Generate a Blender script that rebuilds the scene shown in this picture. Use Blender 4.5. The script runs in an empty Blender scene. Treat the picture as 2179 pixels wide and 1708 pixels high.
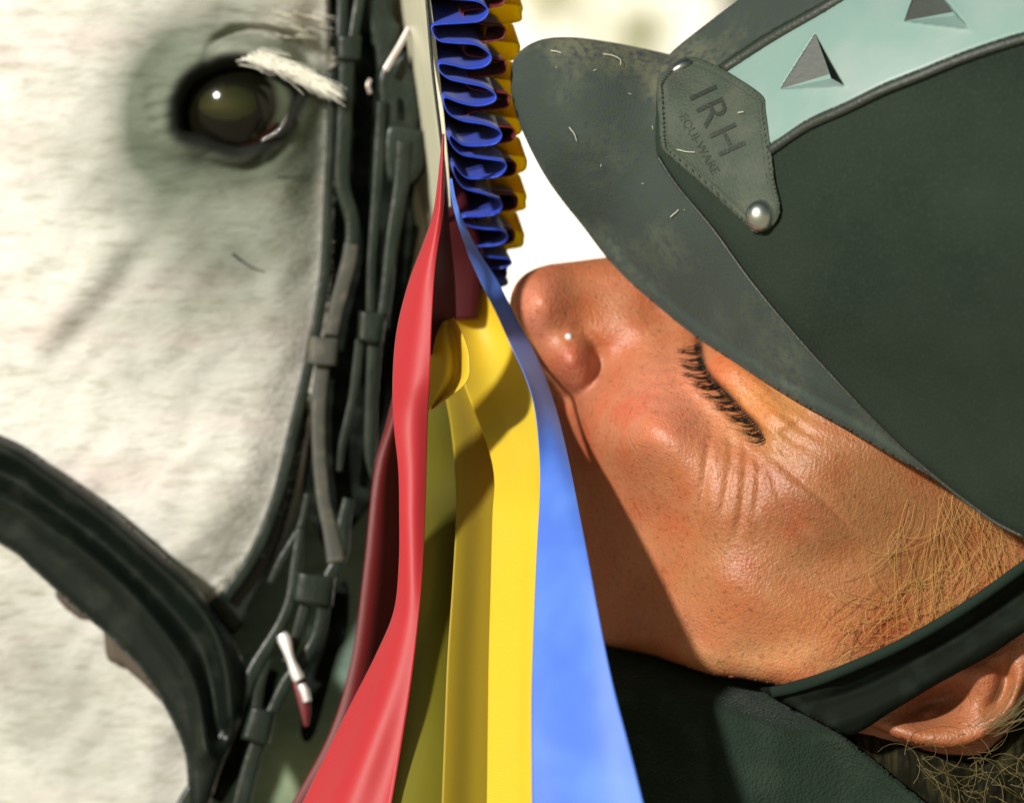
import bpy, math, random
import numpy as np
from mathutils import Vector
random.seed(7); rng = np.random.default_rng(7)
sc = bpy.context.scene
COL = sc.collection
# ------------------------------------------------------------------ camera, world, sun, exposure
S = 1e-4            # the drawing unit is 0.1 mm; u to the right, v down, h towards the camera
CZ = 1.60           # eye height of the camera above the ground
def P(u, v, h=0.0):
    f = (10000.0 - h) / 10000.0
    return ((u - 1089.5) * S * f, -h * S, CZ + (854 - v) * S * f)
cam_d = bpy.data.cameras.new('camera'); cam = bpy.data.objects.new('camera', cam_d); COL.objects.link(cam)
cam.location = (0, -1.0, CZ); cam.rotation_euler = (math.radians(90), 0, 0)
cam_d.sensor_width = 36; cam_d.lens = 36 * 1.0 / 0.2179
cam_d.clip_start = 0.05; cam_d.clip_end = 500
cam_d.dof.use_dof = True; cam_d.dof.focus_distance = 1.0; cam_d.dof.aperture_fstop = 8.5
sc.camera = cam
SUN = Vector((0.66, 1.0, -0.46)).normalized()          # the way the light travels
toS = -SUN
w = bpy.data.worlds.new('World'); sc.world = w; w.use_nodes = True
nt = w.node_tree; nt.nodes.clear()
sky = nt.nodes.new('ShaderNodeTexSky'); sky.sky_type = 'NISHITA'; sky.sun_disc = False
sky.sun_elevation = math.asin(toS.z); sky.sun_rotation = math.atan2(toS.x, toS.y)
bgn = nt.nodes.new('ShaderNodeBackground'); bgn.inputs[1].default_value = 0.05
wo = nt.nodes.new('ShaderNodeOutputWorld')
tint = nt.nodes.new('ShaderNodeMix'); tint.data_type = 'RGBA'; tint.blend_type = 'MULTIPLY'
tint.inputs[0].default_value = 1.0; tint.inputs[7].default_value = (1.0, 0.92, 0.62, 1)
nt.links.new(sky.outputs[0], tint.inputs[6]); nt.links.new(tint.outputs[2], bgn.inputs[0]); nt.links.new(bgn.outputs[0], wo.inputs[0])
sl = bpy.data.lights.new('sun', 'SUN'); sl.energy = 5.0; sl.angle = math.radians(3.2); sl.color = (1.0, 0.965, 0.90)
so = bpy.data.objects.new('sun', sl); COL.objects.link(so); so.location = (-3, -3, 5)
so.rotation_euler = SUN.to_track_quat('-Z', 'Y').to_euler()
sc.view_settings.view_transform = 'Standard'; sc.view_settings.look = 'None'
sc.view_settings.exposure = 0.30; sc.view_settings.gamma = 1.0

# ------------------------------------------------------------------ helpers
def tag(o, label=None, cat=None, group=None, kind=None):
    if label: o['label'] = label
    if cat: o['category'] = cat
    if group: o['group'] = group
    if kind: o['kind'] = kind
    return o
def empty(name, loc, label, cat, group=None):
    o = bpy.data.objects.new(name, None); COL.objects.link(o); o.location = loc
    bpy.context.view_layer.update()
    return tag(o, label, cat, group)
def link(name, verts, faces, mat, parent=None, smooth=True, colors=None):
    me = bpy.data.meshes.new(name)
    me.from_pydata([tuple(map(float, p)) for p in verts], [], [tuple(map(int, f)) for f in faces]); me.validate()
    if smooth: me.polygons.foreach_set('use_smooth', [True] * len(me.polygons))
    if colors is not None:
        a = me.color_attributes.new('pigment_and_shade', 'FLOAT_COLOR', 'POINT')
        c = np.ones((len(me.vertices), 4), np.float32); c[:, :3] = colors[:len(me.vertices)]
        a.data.foreach_set('color', c.ravel())
    me.update()
    o = bpy.data.objects.new(name, me); COL.objects.link(o)
    if mat: me.materials.append(mat)
    if parent is not None:
        o.parent = parent
        o.matrix_parent_inverse = parent.matrix_world.inverted()
    return o
def cat_rom(pts, n, closed=False):
    p = np.array(pts, float); k = len(p)
    if closed: q = np.vstack([p[-1], p, p[0], p[1]]); segs = k
    else: q = np.vstack([2 * p[0] - p[1], p, 2 * p[-1] - p[-2]]); segs = k - 1
    ts = np.linspace(0, segs, n, endpoint=not closed)
    i = np.minimum(ts.astype(int), segs - 1); t = (ts - i)[:, None]
    a, b, c, d = q[i], q[i + 1], q[i + 2], q[i + 3]
    return 0.5 * (2 * b + (c - a) * t + (2 * a - 5 * b + 4 * c - d) * t ** 2 + (3 * b - a - 3 * c + d) * t ** 3)
def resample(p, n):
    d = np.r_[0, np.cumsum(np.linalg.norm(np.diff(p[:, :2], axis=0), axis=1))]
    s = np.linspace(0, d[-1], n)
    return np.stack([np.interp(s, d, p[:, k]) for k in range(p.shape[1])], 1)
def seg_dist(pt, poly, closed=False):
    """distance and nearest point of each row of pt to a polyline"""
    a = np.array(poly, float)[:, :2]
    b = np.roll(a, -1, 0) if closed else a[1:]
    a = a if closed else a[:-1]
    ab = b - a; L = (ab ** 2).sum(1) + 1e-9
    D = np.empty(len(pt)); N = np.empty((len(pt), 2)); T = np.empty(len(pt))
    for s in range(0, len(pt), 4000):
        q = pt[s:s + 4000, None, :]
        t = np.clip(((q - a) * ab).sum(2) / L, 0, 1)
        near = a + ab * t[..., None]
        d = np.sqrt(((q - near) ** 2).sum(2)); j = d.argmin(1); r = np.arange(len(j))
        D[s:s + 4000] = d[r, j]; N[s:s + 4000] = near[r, j]; T[s:s + 4000] = (j + t[r, j]) / len(a)
    return D, N, T
def inside(pt, poly):
    a = np.array(poly, float)[:, :2]; b = np.roll(a, -1, 0); r = np.zeros(len(pt), bool)
    for (x0, y0), (x1, y1) in zip(a, b):
        if y0 == y1: continue
        c = ((y0 > pt[:, 1]) != (y1 > pt[:, 1])) & (pt[:, 0] < (x1 - x0) * (pt[:, 1] - y0) / (y1 - y0) + x0)
        r ^= c
    return r
class TPS:
    def __init__(s, pts, lam=30.0):
        p = np.array(pts, float); s.c = p[:, :2] / 1000; n = len(p)
        K = s.k(s.c, s.c) + np.eye(n) * lam * 1e-4; Q = np.c_[np.ones(n), s.c]
        A = np.block([[K, Q], [Q.T, np.zeros((3, 3))]])
        s.w = np.linalg.solve(A, np.r_[p[:, 2], 0, 0, 0])
    def k(s, a, b):
        r2 = ((a[:, None] - b[None]) ** 2).sum(2); return 0.5 * r2 * np.log(r2 + 1e-12)
    def __call__(s, u, v):
        q = np.stack([np.ravel(u), np.ravel(v)], 1) / 1000; o = np.empty(len(q))
        for i in range(0, len(q), 20000):
            z = q[i:i + 20000]; o[i:i + 20000] = s.k(z, s.c) @ s.w[:-3] + s.w[-3] + z @ s.w[-2:]
        return o
def sstep(x, a, b):
    t = np.clip((x - a) / (b - a), 0, 1); return t * t * (3 - 2 * t)
def gauss(u, v, cu, cv, su, sv=None, rot=0.0):
    sv = sv or su; c, s_ = math.cos(rot), math.sin(rot); x, y = u - cu, v - cv
    return np.exp(-0.5 * (((x * c + y * s_) / su) ** 2 + ((-x * s_ + y * c) / sv) ** 2))
def groove(u, v, pts, wd, dep, ends=True):
    line = cat_rom(pts, 14 * len(pts))
    d, _, t = seg_dist(np.stack([u, v], 1), line)
    f = np.exp(-0.5 * (d / wd) ** 2) * dep
    return f * np.clip(np.minimum(t, 1 - t) * 3.2, 0, 1) if ends else f
def relief_geo(outline, f, r, thick, g, smooth_n=0, pig_shade=None):
    """a closed solid: front height f over a smooth outline, rounded edge of radius r, and a back"""
    poly = cat_rom(outline, smooth_n, True)[:, :2] if smooth_n else np.array(outline, float)[:, :2]
    mn = poly.min(0) - g * 1.5; mx = poly.max(0) + g * 1.5
    nx = int((mx[0] - mn[0]) / g) + 2; ny = int((mx[1] - mn[1]) / g) + 2
    X, Y = np.meshgrid(mn[0] + np.arange(nx) * g, mn[1] + np.arange(ny) * g)
    pt = np.stack([X.ravel(), Y.ravel()], 1)
    ins = inside(pt, poly); I = ins.reshape(ny, nx)
    q = I[:-1, :-1] | I[1:, :-1] | I[:-1, 1:] | I[1:, 1:]
    need = np.zeros((ny, nx), bool)
    need[:-1, :-1] |= q; need[1:, :-1] |= q; need[:-1, 1:] |= q; need[1:, 1:] |= q
    idx = -np.ones(ny * nx, int); sel = np.flatnonzero(need.ravel()); idx[sel] = np.arange(len(sel))
    p = pt[sel]; inn = ins[sel]
    D, N, _ = seg_dist(p, poly, True)
    snap = (~inn) | (D < g * 0.30)
    p = np.where(snap[:, None], N, p); D = np.where(snap, 0, D)
    x = 1 - np.clip(D / r, 0, 1); rnd = r * (np.sqrt(np.clip(1 - x * x, 0, 1)) - 1)
    F = f(p[:, 0], p[:, 1]); front = F + rnd
    rb = min(r, thick)
    back = F - r - (thick) - rnd * (rb / r) - rb * 0 
    n = len(p); b = np.flatnonzero(snap)
    bidx = np.arange(n) + n; 
    jj, ii = np.nonzero(q); base = jj * nx + ii
    A, B, C_, D_ = idx[base], idx[base + 1], idx[base + nx + 1], idx[base + nx]
    verts = np.array([P(*c) for c in np.c_[p, front]] + [P(*c) for c in np.c_[p, back - 0]])
    faces = [(d, c, bb, a) for a, bb, c, d in zip(A, B, C_, D_)] + [(a + n, bb + n, c + n, d + n) for a, bb, c, d in zip(A, B, C_, D_)]
    # side wall along border edges
    from collections import Counter
    ed = {}
    for a, bb, c, d in zip(A, B, C_, D_):
        for e in ((a, bb), (bb, c), (c, d), (d, a)):
            k = (min(e), max(e)); ed[k] = None if k in ed else e
    for k, e in ed.items():
        if e is not None: faces.append((e[0], e[1], e[1] + n, e[0] + n))
    cols = None
    if pig_shade is not None:
        c = pig_shade(p[:, 0], p[:, 1]); cols = np.vstack([c, c])
    return verts, faces, cols
def relief(name, outline, f, r, thick, g, mat, parent=None, smooth_n=0, pig_shade=None, smooth=True):
    if not callable(f): h0 = f; f = lambda u, v: np.full(len(u), float(h0))
    v, fc, c = relief_geo(outline, f, r, thick, g, smooth_n, pig_shade)
    return link(name, v, fc, mat, parent, smooth, c)
def sweep_geo(path, thick, n=60, k=14, power=0.7, flat=None):
    """a strap: path rows (u, v, h, width) with a rounded cross-section"""
    p = resample(cat_rom(path, 40 * len(path)), n)
    t = np.gradient(p[:, :2], axis=0); t /= np.linalg.norm(t, axis=1)[:, None] + 1e-9
    nrm = np.stack([-t[:, 1], t[:, 0]], 1)
    vs, fs = [], []
    ang = np.linspace(0, 2 * math.pi, k, endpoint=False)
    ca, sa = np.cos(ang), np.sin(ang)
    ca = np.sign(ca) * np.abs(ca) ** power; sa = np.sign(sa) * np.abs(sa) ** power
    for i in range(n):
        e = 1.0
        for j in range(k):
            o = nrm[i] * ca[j] * p[i, 3] / 2 * e
            vs.append(P(p[i, 0] + o[0], p[i, 1] + o[1], p[i, 2] + sa[j] * thick / 2))
    for i in range(n - 1):
        for j in range(k):
            a, b = i * k + j, i * k + (j + 1) % k
            fs.append((a, b, b + k, a + k))
    fs.append(tuple(range(k))[::-1]); fs.append(tuple(range((n - 1) * k, n * k)))
    return vs, fs
def strap(name, path, thick, mat, parent, n=60, power=0.7, label=None):
    v, f = sweep_geo(path, thick, n, 14, power)
    o = link(name, v, f, mat, parent)
    if label: o['label'] = label
    return o
def strands(name, lines, mat, parent, label=None):
    """lines: list of (array of (u,v,h), radius0, radius1)"""
    vs, fs = [], []
    for L, r0, r1 in lines:
        L = np.array(L); n = len(L); t = np.gradient(L[:, :2], axis=0); t /= np.linalg.norm(t, axis=1)[:, None] + 1e-9
        b0 = len(vs)
        for i in range(n):
            r = r0 + (r1 - r0) * i / (n - 1); nx, ny = -t[i, 1], t[i, 0]
            for a in (0.5, 2.6, 4.7):
                vs.append(P(L[i, 0] + nx * math.cos(a) * r, L[i, 1] + ny * math.cos(a) * r, L[i, 2] + math.sin(a) * r))
        for i in range(n - 1):
            for j in range(3):
                a, b = b0 + i * 3 + j, b0 + i * 3 + (j + 1) % 3
                fs.append((a, b, b + 3, a + 3))
    o = link(name, vs, fs, mat, parent)
    if label: o['label'] = label
    return o
def ribbon(name, L, R, mat, parent, prof=None, n=170, m=26, th=1.5, label=None):
    l = resample(cat_rom(L, 600), n); r = resample(cat_rom(R, 600), n)
    vs, fs = [], []
    for i in range(n):
        s_ = i / (n - 1)
        for j in range(m):
            t = j / (m - 1); q = l[i] * (1 - t) + r[i] * t
            vs.append(P(q[0], q[1], q[2] + (prof(s_, t) if prof else 0)))
    for i in range(n - 1):
        for j in range(m - 1):
            a = i * m + j; fs.append((a, a + 1, a + m + 1, a + m))
    o = link(name, vs, fs, mat, parent)
    md = o.modifiers.new('thickness', 'SOLIDIFY'); md.thickness = th * S; md.offset = 0
    if label: o['label'] = label
    return o
def dome(name, cu, cv, h, ru, rv, hh, mat, parent, rot=0, rings=12, seg=32, label=None):
    vs, fs = [], []; c, s_ = math.cos(rot), math.sin(rot)
    for i in range(rings + 1):
        a = math.pi * 0.5 * i / rings if i else 0.0
        for j in range(seg):
            b = 2 * math.pi * j / seg; x = math.sin(a) * math.cos(b) * ru; y = math.sin(a) * math.sin(b) * rv
            vs.append(P(cu + x * c - y * s_, cv + x * s_ + y * c, h + hh * math.cos(a)))
    for j in range(seg):
        b = 2 * math.pi * j / seg; x = math.cos(b) * ru; y = math.sin(b) * rv
        vs.append(P(cu + x * c - y * s_, cv + x * s_ + y * c, h - 10))
    for i in range(rings + 1):
        for j in range(seg):
            a, b2 = i * seg + j, i * seg + (j + 1) % seg; fs.append((a, a + seg, b2 + seg, b2))
    fs.append(tuple(range((rings + 1) * seg, (rings + 2) * seg)))
    o = link(name, vs, fs, mat, parent)
    if label: o['label'] = label
    return o

# ------------------------------------------------------------------ materials
def mat(name, col, rough=0.6, metal=0.0, vary=None, scale=300, stretch=(1, 1, 1), bumps=(), spec=0.5, sss=0, sssr=(1, .35, .2),
        pig_shade=False, trans=0.0, sheen=0.0, coat=0.0, weave=None, spots=None, rot=0.0):
    m = bpy.data.materials.new(name); m.use_nodes = True; nt = m.node_tree; N = nt.nodes; K = nt.links
    b = N['Principled BSDF']; out = N['Material Output']
    tc = N.new('ShaderNodeTexCoord'); mp = N.new('ShaderNodeMapping'); mp.inputs['Scale'].default_value = stretch
    mp.inputs['Rotation'].default_value = (0, rot, 0)
    K.new(tc.outputs['Object'], mp.inputs[0])
    b.inputs['Roughness'].default_value = rough; b.inputs['Metallic'].default_value = metal
    b.inputs['Specular IOR Level'].default_value = spec
    b.inputs['Base Color'].default_value = (*col, 1)
    cur = None
    if pig_shade:
        at = N.new('ShaderNodeAttribute'); at.attribute_name = 'pigment_and_shade'; cur = at.outputs['Color']
    if vary:
        for (c2, sc_, lo, hi, det) in vary:
            no = N.new('ShaderNodeTexNoise'); no.inputs['Scale'].default_value = sc_; no.inputs['Detail'].default_value = det
            K.new(mp.outputs[0], no.inputs['Vector'])
            mr = N.new('ShaderNodeMapRange'); mr.inputs['From Min'].default_value = lo; mr.inputs['From Max'].default_value = hi
            K.new(no.outputs['Fac'], mr.inputs['Value'])
            mx = N.new('ShaderNodeMix'); mx.data_type = 'RGBA'
            K.new(mr.outputs[0], mx.inputs[0])
            if pig_shade: mx.blend_type = 'MULTIPLY'
            if cur is None: mx.inputs[6].default_value = (*col, 1)
            else: K.new(cur, mx.inputs[6])
            mx.inputs[7].default_value = (*c2, 1); cur = mx.outputs[2]
    if cur is not None: K.new(cur, b.inputs['Base Color'])
    prev = None
    for (kind, sc_, dist) in bumps:
        if kind == 'noise': t = N.new('ShaderNodeTexNoise'); t.inputs['Scale'].default_value = sc_; t.inputs['Detail'].default_value = 3; o_ = t.outputs['Fac']
        elif kind == 'voronoi': t = N.new('ShaderNodeTexVoronoi'); t.inputs['Scale'].default_value = sc_; o_ = t.outputs['Distance']
        elif kind == 'wave':
            t = N.new('ShaderNodeTexWave'); t.inputs['Scale'].default_value = sc_; t.bands_direction = 'Z'; t.inputs['Distortion'].default_value = 0.4; o_ = t.outputs['Fac']
        elif kind == 'diag':
            t = N.new('ShaderNodeTexWave'); t.inputs['Scale'].default_value = sc_; t.bands_direction = 'DIAGONAL'; t.inputs['Distortion'].default_value = 0.8; o_ = t.outputs['Fac']
        K.new(mp.outputs[0], t.inputs['Vector'])
        bp = N.new('ShaderNodeBump'); bp.inputs['Distance'].default_value = dist; bp.inputs['Strength'].default_value = 1
        K.new(o_, bp.inputs['Height'])
        if prev: K.new(prev, bp.inputs['Normal'])
        prev = bp.outputs[0]
    if prev: K.new(prev, b.inputs['Normal'])
    if sss:
        b.inputs['Subsurface Weight'].default_value = sss; b.inputs['Subsurface Radius'].default_value = sssr; b.inputs['Subsurface Scale'].default_value = 0.0012
    if sheen: b.inputs['Sheen Weight'].default_value = sheen; b.inputs['Sheen Roughness'].default_value = 0.4
    if coat: b.inputs['Coat Weight'].default_value = coat; b.inputs['Coat Roughness'].default_value = 0.05
    if trans:
        tl = N.new('ShaderNodeBsdfTranslucent'); ms = N.new('ShaderNodeMixShader'); ms.inputs[0].default_value = trans
        if cur is not None: K.new(cur, tl.inputs[0])
        else: tl.inputs[0].default_value = (*col, 1)
        K.new(b.outputs[0], ms.inputs[1]); K.new(tl.outputs[0], ms.inputs[2]); K.new(ms.outputs[0], out.inputs[0])
    return m
M = {}
M['coat'] = mat('horse_coat', (1, 1, 1), .75, pig_shade=True, stretch=(.55, 1, 1.9), rot=0.35, spec=.12,
                vary=[((.80, .80, .76), 60, .46, .72, 5), ((1.0, .92, .94), 45, .50, .7, 3), ((.74, .74, .69), 300, .50, .74, 5)],
                bumps=[('noise', 800, .00035), ('noise', 220, .00012)])
M['skin'] = mat('rider_skin', (1, 1, 1), .43, pig_shade=True, spec=.5, sss=.22,
                vary=[((.74, .66, .60), 28, .45, .72, 4), ((1.0, .80, .72), 120, .45, .75, 3), ((.62, .60, .56), 1000, .55, .74, 4), ((1.0, .74, .70), 65, .52, .70, 4), ((.88, .84, .9), 45, .5, .75, 2)],
                bumps=[('voronoi', 1500, .00010), ('noise', 2600, .00014), ('noise', 420, .00020)])
M['leather'] = mat('bridle_leather', (.008, .013, .009), .33, sheen=0, vary=[((.017, .023, .017), 220, .45, .7, 4)], stretch=(1, 1, .5), bumps=[('noise', 900, .00012)], spec=.24)
M['worn'] = mat('worn_bridle_leather', (.045, .046, .036), .45, spec=.35, vary=[((.12, .105, .075), 160, .50, .80, 4)], stretch=(1, 1, 1.6), bumps=[('wave', 600, .00005), ('noise', 900, .0001)])
M['black'] = mat('black_parts_and_gap_shade', (.003, .004, .003), .9, spec=.06, vary=[((.012, .016, .012), 200, .45, .7, 3)])
M['nose'] = mat('noseband_leather', (.005, .008, .006), .34, spec=.22, vary=[((.016, .020, .014), 150, .5, .75, 3)], bumps=[('noise', 300, .0001)])
M['lining'] = mat('tan_noseband_lining', (.06, .045, .03), .8)
M['metal'] = mat('bright_metal', (.92, .88, .88), .32, .55)
M['buckle'] = mat('dull_buckle_metal', (.42, .36, .34), .4, .6)
M['wet'] = mat('moist_lid', (.05, .04, .04), .08, spec=1.0, coat=1.0, bumps=[('noise', 900, .0002)])
M['steel'] = mat('rivet_metal', (.52, .54, .50), .28, 1.0, vary=[((.5, .5, .45), 500, .5, .7, 3)])
M['suede'] = mat('helmet_suede', (.036, .047, .038), .92, spec=.10, sheen=.06, vary=[((.070, .083, .062), 60, .46, .74, 5), ((.14, .135, .085), 30, .58, .80, 5), ((.035, .045, .045), 600, .45, .7, 3)],
                 bumps=[('noise', 2400, .00022), ('noise', 500, .00015)])
M['shell'] = mat('helmet_fabric', (.011, .018, .012), .92, spec=.10, sheen=.03, vary=[((.022, .032, .023), 24, .40, .75, 4), ((.024, .033, .026), 1600, .50, .85, 3)], bumps=[('noise', 2400, .00020)])
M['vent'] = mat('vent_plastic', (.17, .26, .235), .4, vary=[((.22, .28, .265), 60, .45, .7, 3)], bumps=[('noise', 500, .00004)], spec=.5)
M['recess'] = mat('vent_recess_shade', (.045, .052, .045), .6, bumps=[('noise', 900, .0001)])  # vent plastic darkened, painting shade onto the left facets
M['piping'] = mat('helmet_piping', (.020, .026, .018), .55, bumps=[('noise', 1200, .0002)])
M['tab'] = mat('tab_leather', (.042, .055, .040), .68, spec=.3, vary=[((.060, .070, .052), 160, .45, .7, 3)], bumps=[('noise', 1900, .00030), ('voronoi', 1500, .00012)])
M['web'] = mat('chin_strap_leather', (.004, .006, .004), .8, spec=.08, vary=[((.009, .013, .010), 90, .5, .7, 3)], bumps=[('noise', 700, .00015)])
M['webtop'] = mat('chin_strap_edge', (.010, .018, .013), .85, spec=.1, bumps=[('noise', 900, .00015)])
M['blue'] = mat('blue_satin', (.060, .150, .58), .5, trans=.10, sheen=.18, vary=[((.085, .20, .64), 60, .4, .7, 2)], bumps=[('wave', 1500, .00002)])
M['pblue'] = mat('blue_pleat_satin', (.022, .062, .50), .40, trans=.22, sheen=.15, bumps=[('wave', 1500, .00002)])
M['pyellow'] = mat('golden_pleat_satin', (1.0, .80, .03), .5, trans=.92, bumps=[('wave', 1500, .00002)])
M['maroon'] = mat('maroon_and_shaded_red_satin', (.12, .006, .008), .45, trans=.2, sheen=.1, bumps=[('wave', 1500, .00002)])
M['red'] = mat('red_satin', (.38, .015, .022), .48, trans=.12, sheen=.15, vary=[((.37, .016, .022), 50, .4, .7, 2)], bumps=[('wave', 1500, .00002)])
M['yellow'] = mat('yellow_satin', (.74, .50, .022), .5, trans=.30, sheen=.1, vary=[((.64, .48, .03), 60, .4, .7, 2)], bumps=[('diag', 900, .00004)])
M['core'] = mat('core_and_shaded_red_satin', (.045, .004, .006), .6, spec=.2)  # near black maroon; on the short red streamer it paints shade
M['mustard'] = mat('yellow_satin_shade', (.34, .245, .010), .55, trans=.2, sheen=.1, bumps=[('diag', 900, .00004)])  # yellow ribbon darkened to paint the shade of its middle fold
M['olive'] = mat('yellow_satin_deep_shade', (.185, .165, .008), .55, trans=.2, sheen=.1, bumps=[('diag', 900, .00004)])  # yellow ribbon turned olive to paint the shade of its left fold
M['card'] = mat('card_backing', (.60, .58, .44), .35, vary=[((.50, .50, .36), 40, .45, .7, 2)], stretch=(6, 6, .4))
M['jacket'] = mat('jacket_cloth', (.012, .021, .014), .95, spec=.1, sheen=.03, vary=[((.018, .029, .020), 120, .45, .7, 3)], bumps=[('voronoi', 1600, .00030), ('noise', 90, .0006)])
M['seam'] = mat('eye_dark', (.010, .008, .006), .35)
M['gold'] = mat('blond_hair', (.60, .36, .11), .45, spec=.6, trans=.35)
M['dgold'] = mat('dark_blond_hair', (.13, .10, .032), .5, spec=.5, trans=.25)
M['brown'] = mat('brown_hair', (.006, .006, .003), .9, spec=.08, stretch=(1, 1, .15), vary=[((.022, .020, .008), 700, .45, .7, 3)], bumps=[('noise', 900, .0005)])
M['lash'] = mat('black_lash', (.006, .005, .004), .5)
M['wlash'] = mat('white_lash', (.95, .93, .82), .5, trans=.2)
M['whair'] = mat('white_horsehair', (.62, .60, .50), .6)

# ------------------------------------------------------------------ the setting
def plane(name, pts, m, kind=None):
    o = link(name, pts, [tuple(range(len(pts)))], m, None, False); 
    if kind: tag(o, kind=kind)
    return o
M['sand'] = mat('arena_sand', (.52, .47, .36), .95, vary=[((.40, .36, .26), 3, .4, .7, 5)], bumps=[('noise', 30, .01)])
plane('ground', [(-150, -150, 0), (150, -150, 0), (150, 150, 0), (-150, 150, 0)], M['sand'], 'structure')
M['wall'] = mat('whitewash', (.93, .91, .84), .85, vary=[((.88, .85, .76), 1.2, .45, .7, 4)], bumps=[('noise', 20, .003)])
wallE = empty('stable_wall', (0, 6.2, 0), 'long whitewashed stable wall far behind the helmet, blurred and sunlit', 'wall')
def box(x0, x1, y0, y1, z0, z1):
    v = [(x, y, z) for x in (x0, x1) for y in (y0, y1) for z in (z0, z1)]
    return v, [(0, 1, 3, 2), (4, 6, 7, 5), (0, 4, 5, 1), (2, 3, 7, 6), (0, 2, 6, 4), (1, 5, 7, 3)]
v_, f_ = box(-9, 12, 6.2, 6.45, 0, 3.4); link('masonry', v_, f_, M['wall'], wallE, False)
v_, f_ = box(-9.1, 12.1, 6.1, 6.5, 3.403, 3.52); link('coping', v_, f_, M['wall'], wallE, False)
M['leaf'] = mat('leaf', (.30, .33, .09), .6, trans=.4, vary=[((.40, .38, .12), 4, .4, .7, 2)])
M['bark'] = mat('bark', (.016, .020, .012), .9, bumps=[('noise', 30, .01)])
def W(u, v, y):   # pixel column at a world distance y
    d = 1 + y; return ((u - 1089.5) * S * d, y, CZ + (854 - v) * S * d)
tree = empty('leafy_tree', (W(1600, 0, 4.2)[0], 4.2, 0), 'dark trunked leafy tree in front of the far white wall, heavily blurred', 'tree')
tv, tf = [], []
bx = W(1575, 0, 4.2)[0]
for i in range(14):
    z = i * 0.3; r = 0.042 * (1 - i * .04) + (0.04 if i == 0 else 0)
    for j in range(12):
        a = j * math.pi / 6; tv.append((bx + math.cos(a) * r + .02 * math.sin(i), 4.2 + math.sin(a) * r, z))
for i in range(13):
    for j in range(12):
        a, b = i * 12 + j, i * 12 + (j + 1) % 12; tf.append((a, b, b + 12, a + 12))
link('trunk', tv, tf, M['bark'], tree)
def leaves(name, blobs, n, parent, size=.035):
    vs, fs = [], []
    for (c, r) in blobs:
        for k in range(n):
            d = Vector(rng.normal(size=3)); d.normalize(); d *= r * (rng.random() ** .4)
            o = Vector(c) + d; a = Vector(rng.normal(size=3)).normalized(); b = a.orthogonal().normalized(); s_ = size * (.6 + rng.random() * .8)
            i = len(vs); vs += [tuple(o - a * s_), tuple(o + b * s_ * .45), tuple(o + a * s_), tuple(o - b * s_ * .45)]; fs.append((i, i + 1, i + 2, i + 3))
    return link(name, vs, fs, M['leaf'], parent, False)
lb = [(W(1345, 78, 4.2), .050), (W(1385, 60, 4.2), .04), (W(1185, 5, 4.2), .045), (W(1180, -60, 4.2), .06), (W(1420, -330, 4.2), .12), (W(1650, -300, 4.2), .25), (W(1200, -400, 4.2), .14), (W(1900, -200, 4.2), .22), (W(1560, -60, 4.2), .05)]
leaves('crown', lb, 60, tree, .014)

# ------------------------------------------------------------------ horse
eye_o = [(381, 255), (384, 217), (404, 179), (440, 153), (491, 138), (542, 143), (580, 158), (613, 179), (637, 195), (622, 230), (601, 268), (568, 298), (517, 314), (478, 309), (440, 296), (402, 288), (384, 275)]
EYE = cat_rom(eye_o, 120, True)
LN = [(690, -520), (693, 0), (696, 150), (699, 300), (692, 450), (688, 600), (670, 800), (635, 930), (590, 1060), (530, 1180), (430, 1290), (445, 1420), (440, 1560), (405, 1720), (380, 2050)]
LNp = cat_rom(LN, 160)
jow = np.vstack([LNp, [(3000, 2050), (3000, -520)]])
H0 = TPS([(-500, -400, -640), (-500, 600, -600), (-500, 1500, -700), (0, 0, -560), (0, 600, -545), (0, 1200, -590), (300, 0, -545), (250, 400, -560), (300, 800, -560), (300, 1200, -600),
          (500, -300, -530), (600, 30, -535), (640, 500, -590), (600, 800, -600), (500, 1000, -590), (400, 1250, -610), (680, 100, -590), (560, 650, -580), (100, 1500, -680), (300, 1650, -700), (-100, 1900, -720),
          (450, 450, -560), (720, 400, -620), (800, 1300, -620), (800, 1900, -620)])
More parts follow.
